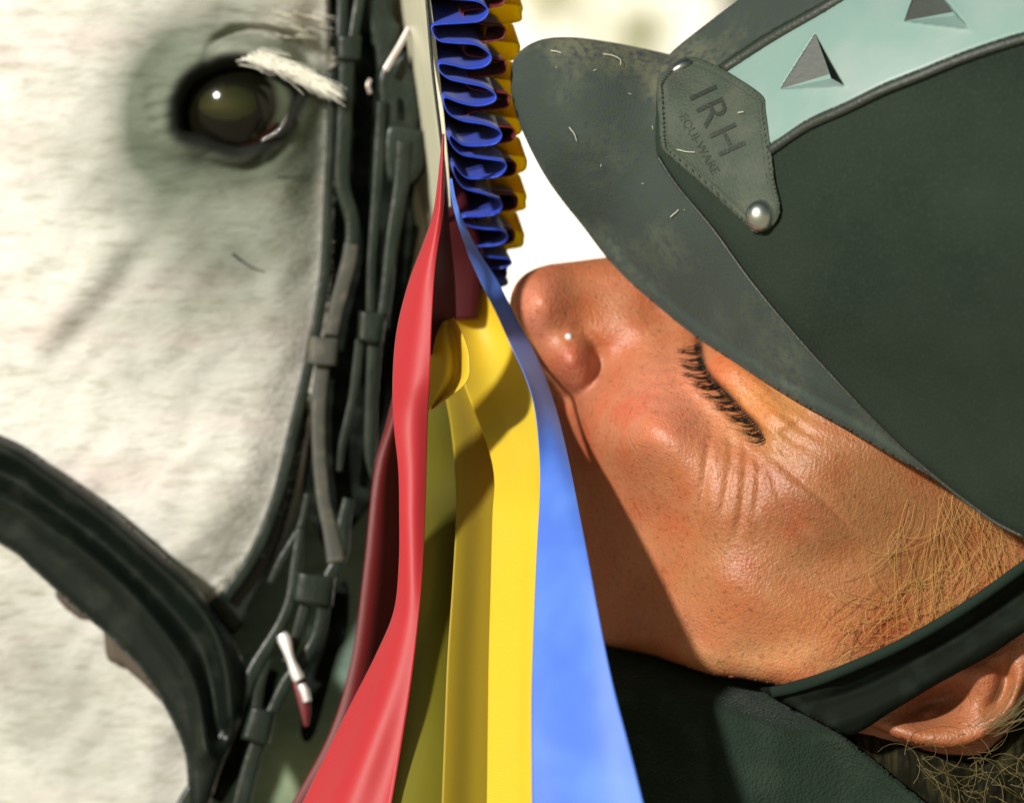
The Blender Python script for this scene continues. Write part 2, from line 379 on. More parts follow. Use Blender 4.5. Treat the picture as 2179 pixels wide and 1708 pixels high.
def horse_f(u, v):
    p = np.stack([u, v], 1); h = H0(u, v)
    d, _, _ = seg_dist(p, EYE, True); ins = inside(p, EYE); sd = np.where(ins, -d, d)
    # lids swell round the opening, then the opening itself sinks
    h += 30 * np.exp(-0.5 * ((sd - 26) / 20) ** 2) * (0.7 + .5 * gauss(u, v, 520, 110, 150, 60))
    h += 18 * gauss(u, v, 545, 100, 110, 30, .25)
    h -= 150 * sstep(-sd, -4, 30)
    h -= groove(u, v, [(430, 150), (450, 100), (500, 68), (560, 66), (610, 84), (650, 118), (668, 150)], 9, 42)
    h += groove(u, v, [(470, 30), (540, 40), (620, 60), (680, 90)], 26, 26)
    h -= groove(u, v, [(440, 20), (520, 35), (600, 45)], 7, 12)
    h -= groove(u, v, [(395, 315), (440, 345), (500, 362), (560, 350), (610, 310), (630, 265)], 9, 22)
    h -= groove(u, v, [(420, 335), (470, 318), (530, 326)], 5, 9)
    h -= groove(u, v, [(520, 365), (560, 330), (600, 300)], 5, 9)
    for k, (a, b) in enumerate([((300, 205), (375, 185)), ((305, 235), (372, 222)), ((310, 262), (370, 255)), ((320, 290), (380, 290))]):
        h -= groove(u, v, [a, ((a[0] + b[0]) / 2, (a[1] + b[1]) / 2 - 4), b], 7, 10)
    h -= groove(u, v, [(330, 500), (250, 600), (170, 700), (100, 780)], 26, 12)
    h += groove(u, v, [(300, 470), (220, 570), (140, 670), (60, 760)], 34, 16)
    h -= groove(u, v, [(430, 420), (480, 500), (530, 600), (540, 700)], 40, 12)
    dj, _, _ = seg_dist(p, LNp); ij = inside(p, jow)
    s = np.where(ij, dj, -dj)
    h -= 45 * sstep(s, -150, 0) ** 2
    h -= 260 * sstep(s, 0, 45)
    h += 3 * np.sin(u / 23 + np.sin(v / 31)) * np.sin(v / 27 + np.cos(u / 37))
    return h
def horse_p(u, v):
    p = np.stack([u, v], 1); d, _, _ = seg_dist(p, EYE, True); ins = inside(p, EYE); sd = np.where(ins, -d, d)
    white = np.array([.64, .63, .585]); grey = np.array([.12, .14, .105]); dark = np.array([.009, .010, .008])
    g = np.clip(np.exp(-np.clip(sd, 0, None) / 62) * 1.05 + .25 * gauss(u, v, 350, 200, 90, 120) + .50 * gauss(u, v, 440, 300, 230, 280) + .30 * gauss(u, v, 520, 560, 150, 150) + .26 * gauss(u, v, 470, 1150, 130, 90) + .25 * gauss(u, v, 330, 760, 160, 120) + .42 * gauss(u, v, 60, 1420, 120, 160, -.5) + .3 * gauss(u, v, 260, 1640, 160, 160) + .5 * np.exp(-np.clip(sd, 0, None) ** 2 / 900) + .22 * gauss(u, v, 620, 300, 60, 260) + .55 * gauss(u, v, 340, 240, 55, 75) + .45 * gauss(u, v, 400, 330, 70, 40)  # includes muzzle below the noseband, greyed to paint the shade there
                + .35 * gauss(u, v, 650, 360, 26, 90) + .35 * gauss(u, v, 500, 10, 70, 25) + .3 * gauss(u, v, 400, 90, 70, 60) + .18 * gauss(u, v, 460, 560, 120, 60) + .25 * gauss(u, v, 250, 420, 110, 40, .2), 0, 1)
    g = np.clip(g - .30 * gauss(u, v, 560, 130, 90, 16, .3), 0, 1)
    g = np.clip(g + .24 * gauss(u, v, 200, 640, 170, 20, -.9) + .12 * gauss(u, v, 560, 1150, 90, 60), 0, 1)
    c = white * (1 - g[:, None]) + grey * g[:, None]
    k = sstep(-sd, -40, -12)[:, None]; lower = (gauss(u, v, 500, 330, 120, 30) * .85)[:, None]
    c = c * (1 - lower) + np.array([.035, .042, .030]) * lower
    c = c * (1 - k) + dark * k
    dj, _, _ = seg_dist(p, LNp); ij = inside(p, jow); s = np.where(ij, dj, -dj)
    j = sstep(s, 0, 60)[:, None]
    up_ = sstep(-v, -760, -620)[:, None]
    c = c * (1 - j) + (np.array([.13, .19, .155]) * (1 - up_) + np.array([.55, .52, .36]) * up_) * j  # lower jowl behind the straps coloured dark to paint its shade
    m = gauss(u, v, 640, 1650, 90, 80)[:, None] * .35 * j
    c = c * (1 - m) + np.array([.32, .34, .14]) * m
    return c
horse_out = [(-600, -520), (-200, -560), (640, -540), (860, -520), (900, -200), (915, 0), (925, 400), (910, 600), (890, 850), (840, 1020), (830, 1200), (800, 1400), (750, 1560), (660, 1740), (540, 2050), (100, 2150), (-600, 2050)]
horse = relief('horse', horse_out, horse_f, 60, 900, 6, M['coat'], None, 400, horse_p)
tag(horse, 'light grey horse head with dark eye, wearing the black leather bridle', 'horse')
# eyeball
def eyeball():
    cu, cv, R = 497, 226, 150; hc = -700; vs = []; fs = []; cols = []
    n1, n2 = 70, 96
    for i in range(n1 + 1):
        a = math.pi * i / n1
        for j in range(n2):
            b = 2 * math.pi * j / n2
            x, y, z = math.sin(a) * math.cos(b), math.sin(a) * math.sin(b), math.cos(a)
            U, V = cu + x * R, cv + y * R; vs.append(P(U, V, hc + z * R * 1.0 + (14 * max(0, z - .7))))
            d = math.hypot((U - 478) / 108, (V - 222) / 96); pu = math.hypot((U - 485) / 62, (V - 220) / 36)
            c = np.array([.014, .010, .006]); sclera = np.array([.15, .18, .13])
            if d > 1: 
                c = c + (sclera - c) * min(1, (d - 1) * 6) if U > 540 and V < 262 else np.array([.03, .010, .008])
            elif pu < 1: c = np.array([.024, .026, .008]) * (1 - .5 * pu)  # olive patch paints a reflection of the surroundings into the eye
            else: c = np.array([.004, .004, .002])
            cols.append(c)
    for i in range(n1):
        for j in range(n2):
            a, b = i * n2 + j, i * n2 + (j + 1) % n2; fs.append((a, a + n2, b + n2, b))
    M['eyeb'] = mat('horse_eye', (1, 1, 1), .09, pig_shade=True, spec=.28)
    return link('eyeball', vs, fs, M['eyeb'], horse, True, np.array(cols))
eyeball()
strap('tear_line', [(556, 300, -560, 7), (585, 284, -556, 8), (604, 262, -556, 7), (612, 240, -560, 5)], 8, M['wet'], horse, 30, 1.0)
# upper lashes: a sweeping white tuft
LL = []
for k in range(460):
    t = rng.random(); a0 = np.array([498 + 132 * t, 116 + 46 * t ** 1.5 + rng.normal() * 6])
    ln = 50 + 74 * rng.random() * (.4 + .6 * t); ang = .30 + rng.normal() * (.05 + .10 * (rng.random() > .8)) + .10 * t
    pts = []
    for i in range(7):
        s_ = i / 6; pts.append((a0[0] + ln * s_ * math.cos(ang) , a0[1] + ln * s_ * math.sin(ang) - 9 * s_ * (1 - s_) * 4 * .6 + 0, -520 + 40 * s_ + rng.normal() * 3))
    LL.append((pts, 1.25, .3))
strands('eyelashes', LL, M['wlash'], horse, 'white upper lashes sweeping towards the bridle')
LL = []
for k in range(1500):   # short hairs along the bridle line and brow
    t = rng.random(); q = LNp[int(t * 105) + 18]; a0 = np.array([q[0] - 2 + rng.normal() * 5, q[1] + rng.normal() * 5])
    ln = 9 + 12 * rng.random(); an = .2 + rng.normal() * .45
    h = -668 + rng.normal() * 8
    LL.append(([(a0[0] + ln * s * math.cos(an), a0[1] + ln * s * math.sin(an), h + 34 * s) for s in (0, .5, 1)], 1.2, .4))
for k in range(40):
    a0 = (560 + 140 * rng.random(), 20 + 60 * rng.random()); ln = 20 + 25 * rng.random(); an = .25 + rng.normal() * .05
    hh = float(horse_f(np.array([a0[0]]), np.array([a0[1]]))[0])
    LL.append(([(a0[0] + ln * s * math.cos(an), a0[1] + ln * s * math.sin(an), hh + 1 + 8 * s) for s in (0, .5, 1)], .8, .3))
strands('coat_hair', LL, M['whair'], horse)
hf = lambda u, v: float(horse_f(np.array([float(u)]), np.array([float(v)]))[0])
strands('whisker', [([(590 + 70 * s, 377 - 4 * s, hf(590 + 70 * s, 377) + 8 * math.sin(s * 3)) for s in np.linspace(0, 1, 8)], 1.3, .6),
                    ([(495 + 68 * s, 540 + 38 * s + 6 * math.sin(s * 3), hf(495 + 68 * s, 540 + 38 * s) + 3) for s in np.linspace(0, 1, 8)], 2.6, 1.0)], M['black'], horse)

# ------------------------------------------------------------------ bridle
br = empty('bridle', P(760, 700, -600), 'black leather double bridle with many narrow straps on the grey horse', 'bridle')
relief('padding_and_gap_shade', [(700, -120), (850, -120), (838, 33), (856, 62), (872, 112), (888, 160), (896, 200), (898, 270), (909, 283), (906, 357), (884, 392), (878, 434), (884, 476), (893, 486), (880, 560), (858, 660), (842, 757), (835, 860), (815, 960), (800, 1060), (745, 1130), (700, 1190), (640, 1060), (660, 900), (692, 700), (702, 500), (704, 200)],
       -640, 10, 30, 8, M['black'], br)  # black backing that also paints the deep shadow between the straps
def cp(name, pts, th=16, m='leather', label=None, n=60): return strap(name, pts, th * .85, M[m], br, n, .5, label)
cp('cheekpiece', [(706, 150, -600, 20), (704, 300, -600, 20), (699, 392, -600, 20), (693, 560, -598, 24), (678, 673, -596, 24), (668, 720, -595, 26), (652, 800, -595, 24), (626, 911, -595, 26), (612, 973, -595, 26), (588, 1065, -598, 26), (540, 1180, -600, 26), (476, 1275, -606, 26)], 18, 'leather', 'narrow cheek strap lying along the face edge', 90)
relief('throat_strap', [(640, 800), (655, 880), (640, 980), (618, 1080), (585, 1190), (545, 1270), (500, 1350), (440, 1310), (432, 1290), (490, 1240), (545, 1160), (585, 1060), (615, 960), (632, 880)], -630, 8, 16, 6, M['nose'], br, 120)
cp('cheekpiece', [(722, -80, -590, 26), (728, 0, -590, 24), (726, 80, -585, 24)], 20)
cp('cheekpiece', [(768, -80, -590, 26), (764, 0, -590, 24), (752, 80, -585, 24)], 20)
cp('keeper', [(743, 76, -572, 54), (742, 128, -572, 52)], 34, n=8)
cp('cheekpiece', [(738, 120, -580, 36), (735, 200, -580, 35), (731, 300, -580, 35), (729, 392, -580, 34), (750, 476, -578, 32), (743, 560, -575, 36), (719, 645, -572, 34), (705, 720, -572, 32)], 24, 'leather', None, 80)
cp('cheekpiece', [(748, 520, -571, 32), (742, 560, -568, 34), (719, 645, -563, 33), (705, 712, -562, 31)], 22, 'worn', 'worn creased stretch of cheek strap above the wide keeper')
cp('keeper', [(690, 718, -556, 66), (685, 776, -556, 64)], 44, 'worn', 'wide worn keeper with pale scuffs', 10)
cp('cheekpiece', [(689, 770, -572, 32), (684, 800, -572, 33), (678, 881, -570, 32), (680, 973, -568, 31), (689, 1065, -566, 31), (703, 1126, -564, 34), (716, 1196, -562, 42)], 22, 'worn', 'pale worn strap end hanging below the wide keeper')
cp('cheekpiece', [(812, 215, -560, 20), (808, 300, -560, 24), (803, 392, -560, 24), (791, 560, -558, 22), (788, 668, -556, 20)], 20)
cp('cheekpiece', [(860, 300, -560, 36), (853, 392, -560, 34), (835, 504, -558, 30), (819, 645, -556, 27), (812, 680, -556, 26)], 24)
cp('keeper', [(793, 664, -545, 58), (787, 728, -545, 55)], 44, n=10)
cp('cheekpiece', [(766, 722, -560, 21), (760, 780, -560, 22), (751, 850, -560, 21), (729, 942, -560, 18), (722, 1003, -562, 13)], 18, 'leather', 'thin blue black strap tapering downwards')
cp('cheekpiece', [(796, 722, -560, 30), (795, 760, -560, 31), (790, 850, -560, 28), (788, 930, -560, 28), (788, 980, -560, 22), (792, 1020, -560, 6)], 22, 'leather', 'strap end with a pointed tip')
# upper right: buckle group
relief('cheekpiece', [(770, -60), (832, -60), (838, 33), (852, 62), (840, 120), (808, 200), (796, 120), (780, 40)], -610, 10, 20, 6, M['leather'], br, 80)
relief('billet', [(806, 150), (840, 125), (862, 110), (880, 158), (889, 200), (890, 262), (868, 300), (815, 300), (803, 210)], -570, 12, 22, 5, M['leather'], br, 90)
relief('keeper', [(822, 268), (898, 276), (904, 290), (901, 352), (888, 376), (868, 392), (820, 380)], -556, 14, 26, 5, M['leather'], br, 60)
relief('strap_slot', [(846, 212), (856, 214), (858, 250), (850, 256), (845, 250)], -562, 3, 4, 2.5, M['black'], br, 30)
cp('buckle_prong', [(871, 58, -540, 12), (852, 95, -536, 14), (834, 125, -532, 14), (820, 150, -530, 15)], 13, 'buckle')
cp('buckle', [(788, 168, -560, 9), (783, 182, -556, 10), (788, 200, -560, 9)], 10, 'buckle', None, 12)
# lower group
cp('rein_strap', [(640, 1120, -560, 20), (630, 1200, -555, 26), (618, 1277, -550, 26), (593, 1338, -548, 28), (538, 1430, -545, 32), (502, 1522, -542, 34), (456, 1613, -540, 36), (400, 1700, -540, 36), (350, 1790, -540, 36)], 24, 'leather', 'long slanting strap running down to the bottom edge', 80)
cp('rein_strap', [(655, 1050, -575, 14), (640, 1120, -573, 18), (600, 1190, -573, 18), (575, 1240, -575, 15)], 14)
cp('cheekpiece', [(742, 1060, -570, 26), (730, 1120, -568, 30), (725, 1180, -566, 30), (700, 1230, -564, 30)], 20, 'leather')
cp('keeper', [(672, 1222, -530, 84), (664, 1284, -530, 88)], 48, n=10)
cp('cheekpiece', [(650, 1285, -545, 26), (640, 1320, -545, 26), (628, 1360, -545, 24), (610, 1410, -545, 24)], 22)
cp('cheekpiece', [(688, 1285, -545, 30), (684, 1320, -545, 30), (672, 1360, -545, 28), (645, 1405, -545, 28), (610, 1450, -545, 28), (580, 1510, -545, 26), (566, 1530, -545, 26)], 24)
cp('cheekpiece', [(570, 1400, -548, 24), (553, 1450, -548, 24), (546, 1500, -548, 24), (544, 1530, -548, 24)], 20)
cp('keeper', [(560, 1508, -520, 56), (542, 1578, -520, 62)], 46, n=10)
cp('rein_strap', [(552, 1570, -545, 34), (536, 1620, -545, 36), (515, 1700, -545, 38), (495, 1790, -545, 38)], 24)
cp('rein_strap', [(455, 1700, -600, 40), (520, 1560, -606, 70), (570, 1420, -612, 50)], 14, 'black')
strap('bit_ring', [(598, 1348, -500, 22), (606, 1362, -498, 30), (618, 1400, -496, 20), (630, 1432, -494, 26), (637, 1446, -494, 24)], 26, M['metal'], br, 40, 1.0, 'bright polished metal of the bit')
strap('bit_ring', [(640, 1455, -505, 18), (648, 1470, -503, 20), (654, 1492, -505, 18)], 20, M['metal'], br, 20, 1.0)
strap('bit_guard', [(636, 1448, -520, 30), (648, 1500, -520, 26), (652, 1545, -525, 10)], 16, M['maroon'], br, 20)
relief('billet', [(690, 1295), (720, 1240), (742, 1250), (738, 1350), (715, 1400), (670, 1560), (640, 1560), (652, 1420)], -650, 8, 16, 6, M['black'], br, 60)
# noseband: broad padded band with two raised ridges
def ns_f(u, v):
    p = np.stack([u, v], 1)
    h = np.full(len(u), -515.0)
    d, _, _ = seg_dist(p, cat_rom([(-300, 850), (0, 955), (92, 1010), (214, 1098), (306, 1178), (398, 1262), (450, 1330), (480, 1420), (490, 1520)], 80)); h += 34 * np.exp(-.5 * (d / 15) ** 2)
    d, _, _ = seg_dist(p, cat_rom([(-300, 940), (0, 1060), (92, 1115), (184, 1180), (275, 1262), (367, 1372), (420, 1470), (440, 1600)], 80)); h += 30 * np.exp(-.5 * (d / 14) ** 2)
    d, _, _ = seg_dist(p, cat_rom([(-300, 900), (0, 1005), (92, 1062), (199, 1140), (290, 1220), (382, 1318), (435, 1400), (465, 1560)], 80)); h -= 22 * np.exp(-.5 * (d / 16) ** 2)
    return h
relief('noseband', [(-500, 760), (-300, 820), (0, 925), (92, 977), (214, 1062), (306, 1142), (398, 1225), (459, 1306), (505, 1370), (524, 1440), (512, 1530), (470, 1640), (440, 1720), (405, 1720), (392, 1600), (348, 1500), (298, 1425), (240, 1362), (150, 1285), (70, 1212), (0, 1158), (-300, 1000), (-500, 950)], ns_f, 26, 40, 5, M['nose'], br, 260)
relief('noseband_lining', [(-300, 1010), (0, 1130), (61, 1200), (110, 1270), (160, 1312), (215, 1330), (228, 1400), (262, 1418), (300, 1450), (360, 1500), (330, 1380), (200, 1240), (0, 1080), (-300, 960)], -610, 16, 20, 7, M['lining'], br, 120)

# ------------------------------------------------------------------ rosette with streamers
ros = empty('prize_rosette', P(940, 0, -100), 'pleated blue, maroon and yellow prize rosette with long satin streamers between horse and rider', 'rosette')
vs, fs = [], []; nn = 140
for lay, off in ((0, 0), (1, 9)):
    for ring in range(13):
        rr = 1 - ring / 13.0 * .98
        for j in range(nn):
            a = 2 * math.pi * j / nn
            rx = off
            vs.append(P(850 + rr * (90 * math.cos(a) + 46 * math.sin(a)) + rx, -80 + rr * 640 * math.cos(a), -570 + rr * 450 * math.sin(a) - (6 if ring == 0 and 0 else 0)))
for lay in (0, 1):
    o = lay * 13 * nn
    for ring in range(12):
        for j in range(nn):
            a, b = o + ring * nn + j, o + ring * nn + (j + 1) % nn; fs.append((a, b, b + nn, a + nn))
for j in range(nn): fs.append((j, 13 * nn + j, 13 * nn + (j + 1) % nn, (j + 1) % nn))
link('backing_card', vs, fs, M['card'], ros)
# thin bound rim
strap('card_rim', [(902, -60, -124, 7), (908, 0, -120, 7), (921, 150, -134, 7), (938, 290, -170, 7), (948, 390, -230, 8), (952, 450, -290, 8), (950, 510, -380, 8)], 12, M['piping'], ros, 60, 1.0)
def ruffle(name, line, h0, h1, dv, mm, hfun=None, du=0, n=700, m=12, label=None, th=2.6, flare=None):
    p = cat_rom(line, n); p = resample(p, n); vs, fs = [], []
    for i in range(n):
        for j in range(m):
            t = j / (m - 1); c = p[:, :2].mean(0)
            vs.append(P(p[i, 0] + du * t, p[i, 1] + dv * t, (hfun(p[i]) if hfun else 0) + h0 + (h1 - h0) * t))
    for i in range(n - 1):
        for j in range(m - 1):
            a = i * m + j; fs.append((a, a + 1, a + m + 1, a + m))
    o = link(name, vs, fs, mm, ros); md = o.modifiers.new('thickness', 'SOLIDIFY'); md.thickness = th * S; md.offset = 0
    if label: o['label'] = label
    return o
def C2(x, y): return (653.7 + .2551 * x, .2551 * y)
bl = [(1000, -560), (1400, -520), (1440, -440), (1380, -380), (1150, -370), (1020, -330), (1060, -250), (1400, -200), (1470, -130), (1430, -60), (1200, -60)]
bl = [(1180, -330), (1400, -300), (1470, -230), (1400, -150), (1200, -140), (1110, -100), (1100, -50), (1180, -10), (1400, 10), (1480, 50), (1512, 105), (1450, 175), (1300, 195), (1120, 205), (1045, 222), (1052, 285), (1110, 345), (1230, 362), (1400, 375), (1500, 430), (1537, 490), (1485, 555), (1350, 575), (1210, 545), (1105, 535), (1110, 600), (1185, 660), (1300, 690), (1480, 730), (1575, 800), (1545, 858), (1420, 885), (1280, 860), (1150, 815), (1145, 875), (1190, 955), (1300, 1010), (1480, 1040), (1600, 1090), (1622, 1145), (1560, 1205), (1400, 1220), (1290, 1205), (1195, 1130), (1200, 1200), (1290, 1290), (1480, 1325), (1630, 1350), (1662, 1400), (1600, 1470), (1450, 1492), (1320, 1480), (1225, 1380), (1235, 1470), (1310, 1570), (1480, 1620), (1600, 1668)]
B = [C2(x, y) for x, y in bl]
def C7(x, y): return (784.4 + .2041 * x, 331.2 + .2041 * y)   # crop (900,380,400)
B += [C7(x, y) for x, y in [(1375, 470), (1395, 540), (1330, 610), (1180, 635), (1000, 640), (975, 690), (1050, 735), (1200, 765), (1380, 780), (1450, 835), (1420, 900), (1300, 940), (1080, 950), (1020, 990), (1130, 1040), (1300, 1060), (1460, 1080), (1490, 1130), (1400, 1170), (1200, 1185), (1150, 1230), (1300, 1270), (1440, 1290), (1440, 1350), (1300, 1390)]]
def hb(p):  # follows the round rim of the card: falls away towards the foot
    return -420 * max(0.0, (p[1] - 200) / 420.0) ** 2
ruffle('blue_pleats', B, -110, -330, -46, M['pblue'], hb, du=-20, label='outer row of cobalt blue satin pleats')
def serp(x0f, x1f, v0, v1, per, ph=0, jit=3):
    pts = []; v = v0; k = 0
    while v < v1:
        a, b = x0f(v), x1f(v); r = rng.normal() * jit
        pts += [(a + 6, v + per * .02), (a + (b - a) * .5, v + per * .10 + r * .3), (b - 4, v + per * .17), (b + r, v + per * .36), (b - 6, v + per * .56), (a + (b - a) * .5, v + per * .64), (a + 4, v + per * .72), (a, v + per * .86)]
        v += per; k += 1
    return pts
xr = lambda v: np.interp(v, [-100, 30, 60, 150, 250, 340, 400, 460, 520, 600], [1068, 1074, 1072, 1078, 1092, 1096, 1100, 1096, 1084, 1078])
Mr = serp(lambda v: xr(v) - 85, xr, -100, 600, 72, 0, 4)
ruffle('maroon_pleats', Mr, -170, -450, -50, M['maroon'], hb, du=-46, label='middle row of dark maroon satin pleats', th=3)
yr = lambda v: np.interp(v, [-100, 20, 100, 200, 300, 400, 500, 600], [1106, 1114, 1104, 1106, 1118, 1122, 1114, 1094])
Yr = serp(lambda v: yr(v) - 80, yr, -80, 520, 80, 0, 4)
ruffle('yellow_pleats', Yr, -240, -330, -42, M['pyellow'], hb, du=-14, label='inner row of golden yellow satin pleats', th=3)
# dark heart of the rosette, a round button block behind the rows
strap('rosette_core', [(960, -200, -400, 120), (975, 100, -400, 140), (1000, 300, -450, 140), (1020, 450, -560, 120), (1035, 560, -640, 80)], 150, M['core'], ros, 60)

strap('rosette_core', [(962, 340, -330, 16), (970, 450, -340, 70), (985, 560, -400, 90), (990, 680, -430, 60)], 60, M['core'], ros, 40)
ribbon('streamer', [(942, 285, -60), (930, 400, -60), (920, 460, -60), (900, 520, -60), (870, 600, -50), (845, 700, -40), (836, 800, -20), (838, 900, -10), (848, 1000, 0), (850, 1100, 10), (849, 1200, 10), (838, 1300, 0), (800, 1392, -10), (745, 1500, -30), (695, 1600, -40), (640, 1715, -50), (590, 1830, -60)],
       [(945, 285, -50), (945, 400, -50), (942, 460, -40), (927, 560, -10), (919, 680, 20), (915, 800, 30), (910, 900, 0), (906, 1050, 10), (900, 1200, 30), (890, 1320, 50), (875, 1450, 70), (855, 1580, 80), (832, 1715, 90), (812, 1830, 90)],
       M['red'], ros, lambda s, t: 16 * math.sin(math.pi * t) - 26 * max(0, .35 - t) * sstep(s, .6, .8) * 2 + 14 * math.sin(t * 7 + s * 5) * float(sstep(s, .65, .9)), label='bright red satin streamer')
ribbon('streamer', [(936, 400, -110), (922, 520, -100), (913, 640, -70), (905, 760, -60)], [(946, 380, -130), (958, 500, -160), (968, 600, -180), (971, 733, -200)], M['core'], ros, lambda s, t: -10 * math.sin(math.pi * t), n=60, label='short red streamer end, shade put into its dark colour')
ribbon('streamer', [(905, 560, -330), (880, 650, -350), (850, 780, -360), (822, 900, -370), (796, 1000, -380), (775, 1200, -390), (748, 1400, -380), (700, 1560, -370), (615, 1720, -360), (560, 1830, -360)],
       [(925, 560, -330), (920, 650, -340), (900, 800, -360), (880, 1000, -440), (880, 1200, -470), (860, 1400, -460), (840, 1560, -440), (780, 1720, -440), (740, 1830, -440)], M['maroon'], ros, lambda s, t: 18 * math.sin(t * 6), label='back fold of the red streamer, shade put into its dark red colour')  # maroon instead of red paints the shade on this back fold
def yprof(s, t):
    a = float(sstep(s, .15, .45)); xs = [0, .40, .50, .62, .88, 1.0]; ys = [-26, -8, 2, 6, -8, -12]
    return sum(np.interp(t + d, xs, ys) for d in (-.03, 0, .03)) / 3 * a - 60 * math.sin(math.pi * t) * (1 - a)
ribbon('streamer', [(962, 545, -380), (952, 640, -390), (962, 740, -370), (1000, 850, -290), (1038, 950, -190), (1052, 1020, -110), (1048, 1100, -40), (1044, 1250, 30), (1040, 1400, 90), (1038, 1550, 130), (1036, 1715, 160), (1034, 1830, 170)],
       [(996, 545, -420), (1040, 620, -410), (1080, 690, -390), (1114, 752, -340), (1142, 850, -230), (1172, 930, -120), (1188, 990, -60), (1202, 1100, 40), (1206, 1250, 135), (1206, 1400, 195), (1206, 1550, 230), (1208, 1715, 265), (1210, 1830, 275)],
       M['yellow'], ros, yprof, m=60, label='broad bright yellow streamer with lengthwise folds')
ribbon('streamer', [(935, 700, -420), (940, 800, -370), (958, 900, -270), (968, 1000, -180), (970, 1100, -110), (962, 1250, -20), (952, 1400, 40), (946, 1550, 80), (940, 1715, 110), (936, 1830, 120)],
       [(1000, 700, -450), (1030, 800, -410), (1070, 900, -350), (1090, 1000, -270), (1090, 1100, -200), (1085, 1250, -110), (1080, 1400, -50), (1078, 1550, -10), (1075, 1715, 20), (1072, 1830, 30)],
       M['mustard'], ros, lambda s, t: 3 * math.sin(2 * math.pi * t * 1.5 + .6), label='middle fold of the yellow streamer, shade put into its mustard colour')
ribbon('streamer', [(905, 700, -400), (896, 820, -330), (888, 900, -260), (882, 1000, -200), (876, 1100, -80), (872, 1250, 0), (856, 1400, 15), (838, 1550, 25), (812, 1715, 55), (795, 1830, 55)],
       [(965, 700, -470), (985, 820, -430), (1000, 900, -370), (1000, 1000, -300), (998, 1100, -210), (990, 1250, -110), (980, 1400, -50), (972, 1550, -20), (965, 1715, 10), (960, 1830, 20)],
       M['olive'], ros, lambda s, t: 10 * math.sin(math.pi * t), label='left fold of the yellow streamer beside the red, shade put into its olive colour')
ribbon('streamer', [(930, 690, -150), (912, 720, -120), (905, 780, -95), (902, 830, -80), (900, 880, -80)],
       [(966, 675, -110), (990, 725, -60), (999, 770, -40), (990, 815, -40), (925, 868, -60)], M['yellow'], ros, lambda s, t: -40 * math.exp(-((t - .72) / .14) ** 2), n=70, m=30, label='small curled yellow streamer loop')
ribbon('streamer', [(955, 380, -120), (962, 430, -130), (975, 480, -150), (998, 545, -240), (1028, 610, -280), (1058, 670, -270), (1092, 745, -220), (1117, 800, -170), (1136, 860, -120), (1146, 940, -65), (1149, 1040, 10), (1142, 1180, 120), (1135, 1350, 200), (1131, 1500, 260), (1132, 1715, 300), (1134, 1830, 250)],
       [(962, 380, -120), (972, 430, -130), (990, 480, -150), (1022, 540, -250), (1060, 600, -300), (1100, 680, -310), (1140, 755, -300), (1177, 850, -220), (1204, 950, -100), (1225, 1050, 50), (1254, 1200, 230), (1282, 1350, 330), (1308, 1470, 370), (1345, 1610, 400), (1371, 1715, 420), (1400, 1830, 430)],
       M['blue'], ros, lambda s, t: (-6 * math.sin(2 * math.pi * t) + 10 * math.sin(math.pi * t)) * float(sstep(s, .25, .6)), m=40, label='long cobalt blue streamer nearest the rider')

# ------------------------------------------------------------------ rider: face surface
FS0 = TPS([(1150, 640, -270), (1100, 640, -320), (1220, 590, -350), (1300, 620, -340), (1200, 700, -300), (1215, 770, -275), (1200, 835, -370), (1170, 870, -430), (1225, 880, -340), (1290, 780, -310), (1330, 700, -300), (1400, 650, -330),
           (1450, 690, -315), (1400, 780, -190), (1330, 830, -190), (1380, 900, -40), (1440, 950, 0), (1300, 900, -160), (1240, 900, -280), (1250, 1000, -290), (1310, 1010, -205), (1250, 1150, -290),
           (1330, 1130, -200), (1400, 1100, -110), (1500, 1080, 15), (1600, 1080, 50), (1560, 780, -120), (1500, 870, -90), (1580, 850, -90), (1650, 850, -50), (1660, 930, 0), (1720, 950, 45), (1800, 1000, 40), (1900, 1100, 15),
           (1800, 1200, 20), (1700, 1300, 15), (1600, 1380, -40), (1500, 1390, -80), (1400, 1350, -140), (1300, 1330, -230), (1300, 1230, -230), (1400, 1230, -140), (1550, 1230, 20), (2000, 1200, -30),
           (2100, 1300, -60), (2179, 1400, -90), (2000, 1500, -80), (1850, 1400, -30), (1150, 1100, -420), (1130, 900, -430), (1700, 700, -150), (1900, 700, -60), (2400, 900, -60), (2400, 1400, -120), (1480, 740, -240), (2100, 1700, -100)], 10)
LID = cat_rom([(1489, 715), (1493, 755), (1502, 785), (1523, 813), (1551, 841), (1579, 874), (1612, 908), (1632, 942), (1660, 975)], 60)
wr = [([(1518, 890), (1507, 950), (1500, 1020), (1488, 1100), (1466, 1200)], 6, 10), ([(1546, 895), (1557, 950), (1551, 1010), (1540, 1080), (1530, 1120)], 6, 9), ([(1572, 905), (1588, 960), (1584, 1040), (1572, 1120), (1560, 1160)], 6.5, 9),
      ([(1596, 925), (1614, 985), (1612, 1060), (1600, 1110)], 6, 7), ([(1640, 955), (1680, 1000), (1745, 1055), (1800, 1110), (1840, 1140)], 6, 8), ([(1625, 965), (1655, 1040), (1700, 1110), (1745, 1160)], 7, 6), ([(1665, 975), (1725, 1012), (1800, 1058)], 5, 5),
      ([(1430, 1190), (1412, 1245), (1385, 1295)], 6, 8), ([(1378, 1180), (1350, 1225), (1328, 1275)], 6, 8), ([(1335, 1250), (1290, 1300)], 6, 6), ([(1468, 1120), (1458, 1180), (1428, 1235)], 6, 5),
      ([(1610, 800), (1655, 850), (1695, 900), (1745, 935)], 7, 6), ([(1640, 880), (1690, 930), (1760, 965)], 6, 5)]
